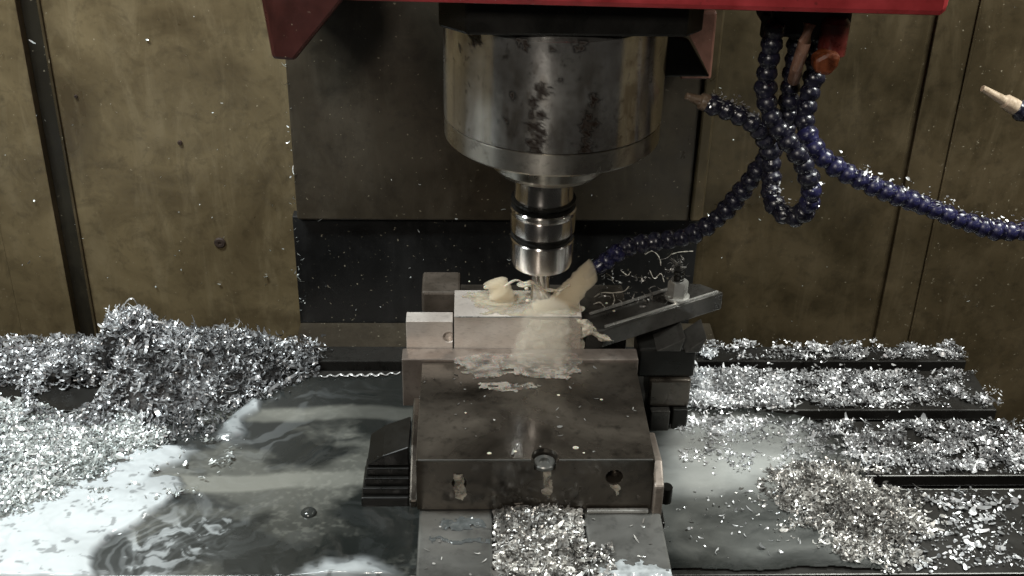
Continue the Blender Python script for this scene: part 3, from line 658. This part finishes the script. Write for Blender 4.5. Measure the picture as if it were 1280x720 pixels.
build_swarf('swarf_heap', G, CHIP, 'tall heap of curly bright aluminium swarf at the back left of the table')
# packed core, colour darkened as shade in the gaps, so heap is not see-through
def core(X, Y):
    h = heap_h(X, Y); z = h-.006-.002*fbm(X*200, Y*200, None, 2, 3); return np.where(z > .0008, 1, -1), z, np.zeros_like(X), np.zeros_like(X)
CORE = Mat('shade-darkened packed swarf'); _n = CORE.noise(700, 4, .7); CORE.color(CORE.ramp(_n, [(.35, g(.012)), (.65, g(.09))])); CORE.set(Metallic=.5, Roughness=.5)
o = grid_sheet('swarf_core', -.60, -.165, .02, .295, .0022, core, CORE.m); tag(o, 'shade-darkened packed swarf inside the tall heap at the back left', 'metal chips', None, 'stuff')
# ---- left: soaked fine chips in front of the heap, long curls over the dark gap
fl_poly = table_poly([(-90, 655), (-90, 510), (0, 508), (60, 525), (110, 530), (165, 520), (200, 560), (150, 575), (118, 602), (60, 630), (0, 648)])
x, y = scatter(fl_poly, 15000, 0, 60, 8, False, .006)
G = [swarf(P3(x, y, .004+.005*RNG.random(len(x))), .0040, .0016, 1.2, .55, 4)]
x, y = scatter(table_poly([(100, 600), (200, 560), (300, 560), (260, 620), (140, 640)]), 220, .5, 60, 14); G.append(swarf(P3(x, y, .0055), .003, .0014, 1.0, .4, 4))
build_swarf('soaked_swarf', G, CHIP_WHITE, 'flat bank of soaked white metal chips at the left edge of the table')
def strand(name, label, pts, r, mat, seed, twist=0):
    C = spline(pts, max(20, len(pts)*9))
    if twist:
        rr = []
        for i, p in enumerate(C): a = i*1.15; rr.append(p+Vector((0, math.cos(a), math.sin(a)))*twist)
        C = rr
    o = tube(name, C, [r*(.5+.5*math.sin(math.pi*(i+.5)/len(C))) for i in range(len(C))], mat, None, 6, .25, seed, .4); tag(o, label, 'metal curl'); return o
SHAVE = metal('bright shaving', (.86, .86, .84, 1), (.5, .5, .5, 1), .6, .2, .35, 80, .1)
strand('metal_curl', 'thin twisted metal shaving lying along the table slot, left of the vise', [on_z(x, y, .004) for x, y in ((398, 471), (420, 469), (450, 469), (475, 468), (500, 466))], .0012, SHAVE, 3, .0010)
strand('metal_curl', 'bright arched shaving standing on top of the swarf heap', [on_y(x, y, .235) for x, y in ((181, 425), (184, 408), (192, 402), (205, 404), (212, 412))], .0013, SHAVE, 4)
strand('metal_curl', 'stray bright curl sticking up highest above the swarf heap', [on_y(x, y, .235) for x, y in ((150, 398), (153, 386), (159, 376), (166, 373), (172, 381))], .0014, SHAVE, 5)
strand('metal_curl', 'long thin shaving crossing the dark gap in the chips', [on_z(x, y, .006) for x, y in ((76, 520), (100, 512), (125, 506), (150, 502))], .0009, SHAVE, 6)

# ---- right of the vise
RP = {
 'rear strip': (table_poly([(868, 434), (1185, 434), (1200, 452), (868, 454)]), 1500, .48),
 'second strip': (table_poly([(866, 468), (1190, 468), (1240, 503), (1120, 506), (866, 518)]), 3400, .49),
 'second veil': (table_poly([(860, 466), (1130, 468), (1020, 500), (940, 524), (860, 524)]), 1500, .44),
 'near block': (table_poly([(850, 464), (930, 466), (985, 490), (950, 524), (900, 540), (850, 535)]), 4600, 0),
 'third strip': (table_poly([(880, 528), (1280, 534), (1330, 585), (1200, 590), (1080, 578), (1000, 545)]), 4400, .48),
 'third veil': (table_poly([(1000, 530), (1330, 530), (1330, 588), (1090, 588)]), 800, .45),
 'spill': (table_poly([(900, 512), (1040, 535), (1070, 580), (980, 600), (860, 570)]), 1300, .47),
 'pool flecks': (table_poly([(845, 520), (1000, 520), (1060, 600), (1000, 690), (850, 690)]), 260, 0),
 'front sparse': (table_poly([(1090, 622), (1280, 618), (1340, 705), (1100, 708)]), 420, .47),
}
G = []
for pl, n in ((table_poly([(860, 434), (1190, 434), (1340, 600), (850, 600)]), 5200), (table_poly([(1050, 600), (1330, 600), (1340, 708), (1080, 708)]), 900)):   # fines
    x, y = scatter(pl, n, .46, 48, 333, True, .004); G.append(swarf(P3(x, y, np.where(slotmask(y) > .5, -.0175, .0008)), .0015, .0010, .9, .4, 3))
for i, (k_, (pl, n, c)) in enumerate(RP.items()):
    x, y = scatter(pl, n, c, 60+13*(i % 3), 200+i*7, True, .009)
    if k_ == 'front sparse': G.append(swarf(P3(x, y, .0012), .0032, .0028, 1.0, .3, 4)); continue
    nearv = np.exp(-((x-.15)/.10)**2); tn = np.clip(RNG.random(len(x))*(1-.5*nearv)+.55*nearv, 0, 1)
    G.append(swarf(P3(x, y, .0008+.0028*RNG.random(len(x))*(1.7 if k_ == 'near block' else 1)), .0032, .0015, 1.6, .7, 4, tn))
build_swarf('scattered_swarf', G, CHIP, 'bright metal chips scattered over the table right of the vise')
x, y = scatter(table_poly([(930, 590), (1080, 585), (1160, 640), (1150, 705), (1040, 700), (970, 650)]), 1500, .46, 70, 271, True, .012)
Gm = [swarf(P3(x, y, .0014+.001*RNG.random(len(x))), .0036, .0014, 1.4, .6, 4)]
mpoly = table_poly([(962, 605), (985, 592), (1040, 590), (1085, 608), (1105, 622), (1140, 650), (1138, 690), (1075, 696), (1040, 670), (1000, 645)])
x, y = scatter(mpoly, 5200, 0, 60, 77, False, .010); d = np.clip(poly_sd(x, y, mpoly), 0, .03); h = .003+.012*sstep(0, .025, d)*(.5+fbm(x*70, y*70, None, 3, 5))
G = Gm+[swarf(P3(x, y, h*(1-.35*RNG.random(len(x))**2)), .0044, .0015, 2.2, 1.0, 6)]
build_swarf('swarf_mound', G, CHIP_GREY, 'low mound of wet grey swarf on the table right front corner')
# ---- between the vise rails
x = RNG.uniform(-.0275, .0325, 6500); y = RNG.uniform(-.12, .004, 6500)
h = .046+.006*fbm(x*60, y*60, None, 3, 8)-.006*np.abs((x-.003)/.03)**3
G = [swarf(P3(x, y, h-.006*RNG.random(6500)**2), .0042, .0018, 1.8, 1.1, 5)]
x = RNG.uniform(.03, .05, 160); y = RNG.uniform(-.075, -.035, 160); G.append(swarf(P3(x, y, .0465), .0035, .0016, 1.4, .5, 5))
build_swarf('packed_swarf', G, CHIP_GREY, 'coarse grey chips packed in the channel between the vise rails')
# ---- wet chips on vise top, strap and column
G = []
x = RNG.uniform(-.078, .078, 34); y = RNG.uniform(.005, .115, 34); G.append(swarf(P3(x, y, .0885), .0022, .0011, .9, .25, 4, RNG.random(34)*.6))
x = RNG.uniform(-.076, .084, 40); y = RNG.uniform(-.07, -.01, 40); k = (x < -.03) | (x > .035); G.append(swarf(P3(x[k], y[k], .0456), .003, .0014, .9, .25, 4))
x = RNG.uniform(.06, .115, 60); y = RNG.uniform(.17, .225, 60); G.append(swarf(P3(x, y, RNG.uniform(.104, .112, 60)), .0055, .0009, 3.4, 1.4, 7, RNG.random(60)*.6))
x = np_[0]+RNG.normal(-.002, .004, 40); y = np_[1]+RNG.normal(.004, .004, 40); G.append(swarf(P3(x, y, RNG.uniform(.124, .138, 40)), .006, .0009, 3.4, 1.6, 7, RNG.random(40)*.5))
build_swarf('stray_swarf', G, CHIP_GREY, 'stray chips stuck on top of the vise and the strap clamp')
n = 110; x = np.where(RNG.random(n) < .6, RNG.uniform(-.5, -.2, n), RNG.uniform(.17, .48, n)); z = RNG.uniform(-.10, .30, n)
G = [swarf(np.stack([x, np.full(n, WY-.002), z], -1), .0019, .0009, 1.0, 1.5, 4, RNG.random(n)*.6)]
x = RNG.uniform(-.21, .17, 38); z = RNG.uniform(-.05, .12, 38); G.append(swarf(np.stack([x, np.where(z < zc, .4065, .3965), z], -1), .0026, .0009, 1.4, 1.5, 4))
z = RNG.uniform(-.05, .28, 60); G.append(swarf(np.stack([np.full(60, -.210)+RNG.normal(0, .002, 60), np.full(60, .397), z], -1), .0032, .0009, 1.4, 1.5, 4))
build_swarf('wall_specks', G, CHIP_WHITE, 'tiny chips and drops spattered over the enclosure back wall')
# ---- hoses are sprinkled with wet chips, some of them standing in for glints
hp_ = [Vector(on_y(x, y, Y)) for x, y, Y in ((1050, 208, .125), (1100, 232, .12), (1160, 255, .12), (1210, 274, .12), (1255, 285, .12), (1300, 284, .12))]
C1 = np.array(spline(hp_, 150)); C2 = np.array(spline([Vector(on_y(x, y, Y)) for x, y, Y in ((1009, 217, .115), (1014, 243, .115), (1006, 264, .12), (988, 271, .13), (970, 259, .14), (963, 237, .15))], 90)); C3 = np.array(spline([Vector(on_y(x, y, Y)) for x, y, Y in ((945, 154, .15), (912, 138, .15), (890, 130, .15))], 50))
G = []
for C_ in (C1, np.repeat(C2, 2, 0), np.repeat(C3, 3, 0)):
    q = C_+RNG.normal(0, .0026, C_.shape); q[:, 2] += .0056; q[:, 1] -= .003; G.append(swarf(q, .0024, .0013, 1.3, .5, 4))
build_swarf('hose_swarf_glints', G, CHIP, 'wet chips, some standing in for glints, stuck along the tops of the coolant hoses')

# ------------------------------------------------------------------ coolant in flight
n0 = Vector(nz_path[-1])+(Vector(nz_path[-1])-Vector(nz_path[-2])).normalized()*.016
n0 = Vector(on_y(741, 338, .168)); hit = Vector(on_y(676, 412, .137))
S.cycles.volume_bounces = 6
def spray_mat(name, col, dens):
    m = bpy.data.materials.new(name); m.use_nodes = True; n = m.node_tree.nodes; n.remove(n['Principled BSDF'])
    v = n.new('ShaderNodeVolumePrincipled'); v.inputs['Color'].default_value = col; v.inputs['Density'].default_value = dens
    m.node_tree.links.new(v.outputs[0], n['Material Output'].inputs['Volume']); return m
JETV = spray_mat('milky spray', (.95, .88, .74, 1), 230); MISTV = spray_mat('thin coolant mist', (.95, .89, .78, 1), 26)
def stream(name, label, p0, p1, w0, w1, thick, seed, mat, flare=.008, NJ=48, KJ=28, rag=.8):
    """one ragged flattened body of spray flowing from p0 to p1, squarely cut where it leaves p0"""
    ax = (p1-p0).normalized(); e1 = ax.cross(Vector((0, 1, 0))).normalized(); e2 = ax.cross(e1).normalized()
    tt, aa = np.meshgrid(np.linspace(0, 1, NJ), np.linspace(0, 2*np.pi, KJ, endpoint=False), indexing='ij')
    wob = fbm(tt*6+np.cos(aa)*1.1+seed, np.sin(aa)*1.1+7, tt*2, 4, 21)-.5; wob2 = fbm(tt*18, np.cos(aa)*2+3+seed, np.sin(aa)*2, 3, 23)-.5
    wide = w0+(w1-w0)*tt+flare*sstep(.72, 1, tt); th = thick*(1-.35*sstep(.7, 1, tt)); k_ = 1+(wob*rag+wob2*rag*.5)*sstep(-.05, .3, tt)
    k_ = k_*np.where(tt > .93, np.sqrt(np.clip((1-tt)/.07, .02, 1)), 1)
    v = [tuple(p0+(p1-p0)*float(a)+e1*float(w*k*math.cos(q))+e2*float(h*k*math.sin(q))+ax*float(.004*math.cos(q)*(1-a))) for a, q, w, h, k in zip(tt.ravel(), aa.ravel(), wide.ravel(), th.ravel(), k_.ravel())]
    f = [(i*KJ+j, i*KJ+(j+1) % KJ, (i+1)*KJ+(j+1) % KJ, (i+1)*KJ+j) for i in range(NJ-1) for j in range(KJ)]+[tuple(range(KJ))[::-1], tuple(range((NJ-1)*KJ, NJ*KJ))]
    me = bpy.data.meshes.new(name); me.from_pydata(v, [], f); bm = bmesh.new(); bm.from_mesh(me); bmesh.ops.recalc_face_normals(bm, faces=bm.faces); bm.to_mesh(me); bm.free()
    return tag(finish(name, me, mat, None, True), label, 'coolant jet', None, 'stuff')
stream('coolant_jet', 'cream coloured coolant jet slanting from the blue nozzle onto the workpiece', n0, Vector(on_y(676, 404, .1400)), .0090, .0115, .0062, 3, JETV)
stream('coolant_spout', 'short cream spout of coolant thrown up at the left of the cutter', Vector(on_y(634, 386, .158)), Vector(on_y(620, 348, .160)), .0105, .0085, .0070, 11, JETV, 0, 30, 24, .75)
stream('coolant_mist', 'faint cream mist falling from the jet over the workpiece front', Vector(on_y(690, 372, .126)), Vector(on_y(672, 470, .112)), .014, .026, .010, 17, MISTV, .006, 40, 28, .9)
def blob(bm, c, r, sx=1, sy=1, sz=1, amp=.45, fr=120):
    q = bmesh.ops.create_icosphere(bm, subdivisions=3, radius=1)['verts']; c = Vector(c)
    P = np.array([v.co[:] for v in q]); w_ = P*r*fr+np.array(c)*fr; n = fbm(w_[:, 0], w_[:, 1], w_[:, 2], 3, 5)
    for v, k in zip(q, n): d = Vector(v.co); v.co = c+Vector((d.x*sx, d.y*sy, d.z*sz))*(r*(1+amp*2*(k-.5)))
bm = bmesh.new()
blob(bm, on_y(655, 356, .165), .0028, 2, 1, .6); blob(bm, on_y(640, 386, .165), .010, 2.6, 1.2, .14); blob(bm, on_y(703, 388, .156), .008, 1.9, 1.0, .30)
rr = random.Random(4)
for k in range(12):
    a = rr.uniform(0, 1); p = on_y(rr.choice((590, 625, 655, 770, 790))+rr.gauss(0, 16), 372+rr.gauss(0, 18), rr.uniform(.14, .17)); blob(bm, p, rr.uniform(.0006, .0018), 1.3, 1, 1)
me = bpy.data.meshes.new('coolant_splash'); bm.to_mesh(me); bm.free()
o = finish('coolant_splash', me, SPLASH, None, True); tag(o, 'cream coolant splashing up in blobs from the top of the workpiece', 'coolant splash', None, 'stuff')
def ribbons(name, label, paths, r, mat, seed):
    V, F = [], []
    for i, (pts, rad) in enumerate(paths):
        C = spline(pts, 22); v, f = tube_data(C, [rad*(.45+.75*abs(math.sin(i*2.1+j*.55))) for j in range(22)], 8, .25, seed+i, .6); F += [tuple(q+len(V) for q in t) for t in f]; V += v
    o = raw(name, V, F, mat, None, True); tag(o, label, 'coolant splash', None, 'stuff'); return o
def yp(l, Y): return [on_y(x, y, Y) for x, y in l]
ribbons('splash_threads', 'stringy coolant threads flung up around the end mill',
  [(yp([(630, 358), (645, 350), (656, 354), (664, 352), (674, 360), (684, 372), (686, 386)], .150), .0014), (yp([(664, 352), (680, 362), (700, 362), (712, 356)], .152), .0018), (yp([(676, 384), (690, 375), (700, 364)], .15), .0020),
   (yp([(725, 402), (742, 410), (750, 420), (762, 424)], .142), .0018)], 1, SPLASH, 1)
ribbons('splash_threads', 'thin pale coolant dribbles hanging in the dark behind the strap clamp',
  [(yp([(742, 372), (752, 366), (766, 366), (780, 364), (786, 358)], .19), .0007), (yp([(766, 366), (768, 376), (764, 384)], .19), .0008), (yp([(806, 318), (816, 314), (824, 322), (826, 332)], .2), .0007), (yp([(838, 318), (850, 315), (866, 314)], .2), .0006), (yp([(742, 380), (750, 378), (756, 384)], .19), .0007), (yp([(758, 342), (764, 346), (766, 352)], .19), .0006), (yp([(812, 338), (818, 348), (826, 342), (830, 352)], .2), .0006), (yp([(776, 338), (784, 344), (788, 340)], .2), .0006)], 1, DROP, 30)
# film running down the front of the workpiece and over the jaw
def film_front(X, Z):
    poly = [tuple(on_y(x, y, .1335)[[0, 2]]) for x, y in ((672, 388), (730, 390), (728, 440), (640, 441), (650, 415))]
    wx, wz = warp(X, Z, 60, .012, 300); return poly_sd(wx, wz, poly)
nx, nz2 = 110, 60; X, Z = np.meshgrid(np.linspace(-.012, .045, nx), np.linspace(.088, .117, nz2)); sdv = film_front(X, Z)
Yv = .1336-.0006-np.clip(sdv, 0, .01)*.22*(.3+fbm(X*120, Z*120, None, 3, 9)); idx = np.arange(nx*nz2).reshape(nz2, nx)
q = np.stack([idx[:-1, :-1], idx[:-1, 1:], idx[1:, 1:], idx[1:, :-1]], -1).reshape(-1, 4); q = q[(sdv.ravel() > 0)[q].all(1)]
V = np.stack([X.ravel(), Yv.ravel(), Z.ravel()], -1); o = raw('coolant_film', V, [tuple(int(i) for i in t) for t in q], FILM, None, True)
bm = bmesh.new(); bm.from_mesh(o.data); bmesh.ops.delete(bm, geom=[v for v in bm.verts if not v.link_faces], context='VERTS'); bm.to_mesh(o.data); bm.free()
tag(o, 'thin sheet of coolant running down the front of the workpiece', 'coolant', None, 'stuff')
def sheet_xz(name, label, polys, Yp, mat, bulge=.2, seed=0, amp=.006):
    P = [[tuple(on_y(x, y, Yp)[[0, 2]]) for x, y in q] for q in polys]; al = np.array(sum(P, [])); lo, hi = al.min(0)-.003, al.max(0)+.003
    nx, nz = int((hi[0]-lo[0])/.00045)+2, int((hi[1]-lo[1])/.00045)+2; X, Z = np.meshgrid(np.linspace(lo[0], hi[0], nx), np.linspace(lo[1], hi[1], nz))
    wx, wz_ = warp(X, Z, 130, amp, 800+seed); d = np.maximum.reduce([poly_sd(wx, wz_, q) for q in P]); Yv = Yp-.0002-np.clip(d, 0, .01)*bulge*(.4+fbm(X*220, Z*160, None, 3, 9))
    idx = np.arange(nx*nz).reshape(nz, nx); q = np.stack([idx[:-1, :-1], idx[:-1, 1:], idx[1:, 1:], idx[1:, :-1]], -1).reshape(-1, 4); q = q[(d.ravel() > 0)[q].all(1)]
    o = raw(name, np.stack([X.ravel(), Yv.ravel(), Z.ravel()], -1), [tuple(int(i) for i in t) for t in q], mat, None, True)
    bm = bmesh.new(); bm.from_mesh(o.data); bmesh.ops.delete(bm, geom=[v for v in bm.verts if not v.link_faces], context='VERTS'); bm.to_mesh(o.data); bm.free()
    return tag(o, label, 'coolant', None, 'stuff')
sheet_xz('coolant_drips', 'pale coolant dribbles running down the front of the vise jaw', [[(566, 590), (581, 592), (584, 605), (578, 626), (570, 622), (566, 606)], [(676, 583), (691, 582), (686, 598), (692, 610), (690, 624), (678, 618), (680, 600)], [(761, 606), (774, 605), (775, 612), (770, 622), (764, 616)]], -.0004, FILM, .25, 1)
sheet_xz('coolant_wisps', 'ragged cream coolant wisps flying off the right end of the workpiece', [[(722, 396), (738, 402), (742, 412), (760, 420), (770, 428), (752, 428), (738, 420), (728, 424)]], .1335, SPLASH, .5, 2, .008)
def jaw_film(X, Y):
    gaps = .007*sstep(.47, .60, fbm(X*55, Y*300, None, 4, 31))
    poly = table_poly([(560, 444), (725, 444), (722, 466), (690, 478), (640, 470), (600, 476), (566, 462)], .0885); poly2 = table_poly([(575, 470), (640, 474), (700, 480), (650, 492), (600, 488)], .0885)
    wx, wy = warp(X, Y, 70, .014, 400); d = np.maximum(poly_sd(wx, wy, poly), poly_sd(wx, wy, poly2)-.003*sstep(.45, .55, fbm(X*90, Y*220, None, 3, 3)))
    d = d-gaps*np.where(X > -.012, .35, 1); n = fbm(X*110, Y*330, None, 3, 12); n2 = sstep(.45, .62, fbm(wx*60, wy*190, None, 4, 15)); on_plate = Y > .1178
    z = .0884+.0010*np.clip(d/.004, 0, 1)+.0016*(n-.5)+np.where(on_plate, .0026, 0)
    return d, z, np.clip(.16+.34*n2, 0, 1), np.clip(.25+.3*n, 0, 1)
o = grid_sheet('coolant_film', -.075, .06, .078, .1328, .0007, jaw_film, JAWFILM); tag(o, 'rippled coolant spreading over the vise jaw in front of the workpiece', 'coolant', None, 'stuff')
def top_wash(X, Y):
    wx, wy = warp(X, Y, 80, .010, 700); n = fbm(X*120, Y*160, None, 4, 720); d = np.minimum(np.minimum(X+.0555, .039-X), np.minimum(Y-.1345, wyb-.0006-Y))
    d = np.minimum(d+.0001, .03-np.hypot((wx-.004)*.62, (wy-.157)*1.2)+.016*(n-.5)); return d, wz+.0003+.0012*np.clip(d/.008, 0, 1)*(.25+n), np.clip(.10+.25*n, 0, 1), np.clip(.4+.4*n, 0, 1)
o = grid_sheet('coolant_film', -.056, .0395, .134, wyb, .0006, top_wash, WASH); tag(o, 'murky cream coolant washing over the top of the workpiece', 'coolant', None, 'stuff')
# foam drips on the vise front and rails
def rail_foam(X, Y):
    zones = (table_poly([(535, 672), (575, 675), (612, 672), (614, 680), (575, 682), (540, 678)], .0455), table_poly([(735, 724), (760, 704), (800, 698), (850, 712), (860, 730)], .0455), table_poly([(545, 650), (570, 642), (600, 645), (612, 660), (580, 664), (550, 662)], .0455))
    wx, wy = warp(X, Y, 110, .010, 500); d = np.maximum.reduce([poly_sd(wx, wy, q) for q in zones]); n = fbm(X*260, Y*260, None, 3, 44)
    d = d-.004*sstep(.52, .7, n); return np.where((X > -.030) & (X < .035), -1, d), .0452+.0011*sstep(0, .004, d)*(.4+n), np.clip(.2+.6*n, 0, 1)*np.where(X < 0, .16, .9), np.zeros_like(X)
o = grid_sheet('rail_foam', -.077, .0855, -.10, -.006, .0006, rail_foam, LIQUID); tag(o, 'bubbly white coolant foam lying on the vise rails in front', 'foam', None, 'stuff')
bm = bmesh.new()
for k in range(7): blob(bm, on_z(rr.uniform(535, 800), rr.uniform(470, 570), .0883), rr.uniform(.0006, .0016), 1.3, 1, .4)
me = bpy.data.meshes.new('foam_drips'); bm.to_mesh(me); bm.free(); o = finish('foam_drips', me, SPLASH, None, True); tag(o, 'small pale foam drips on the vise front face and jaw top', 'coolant drops', None, 'stuff')
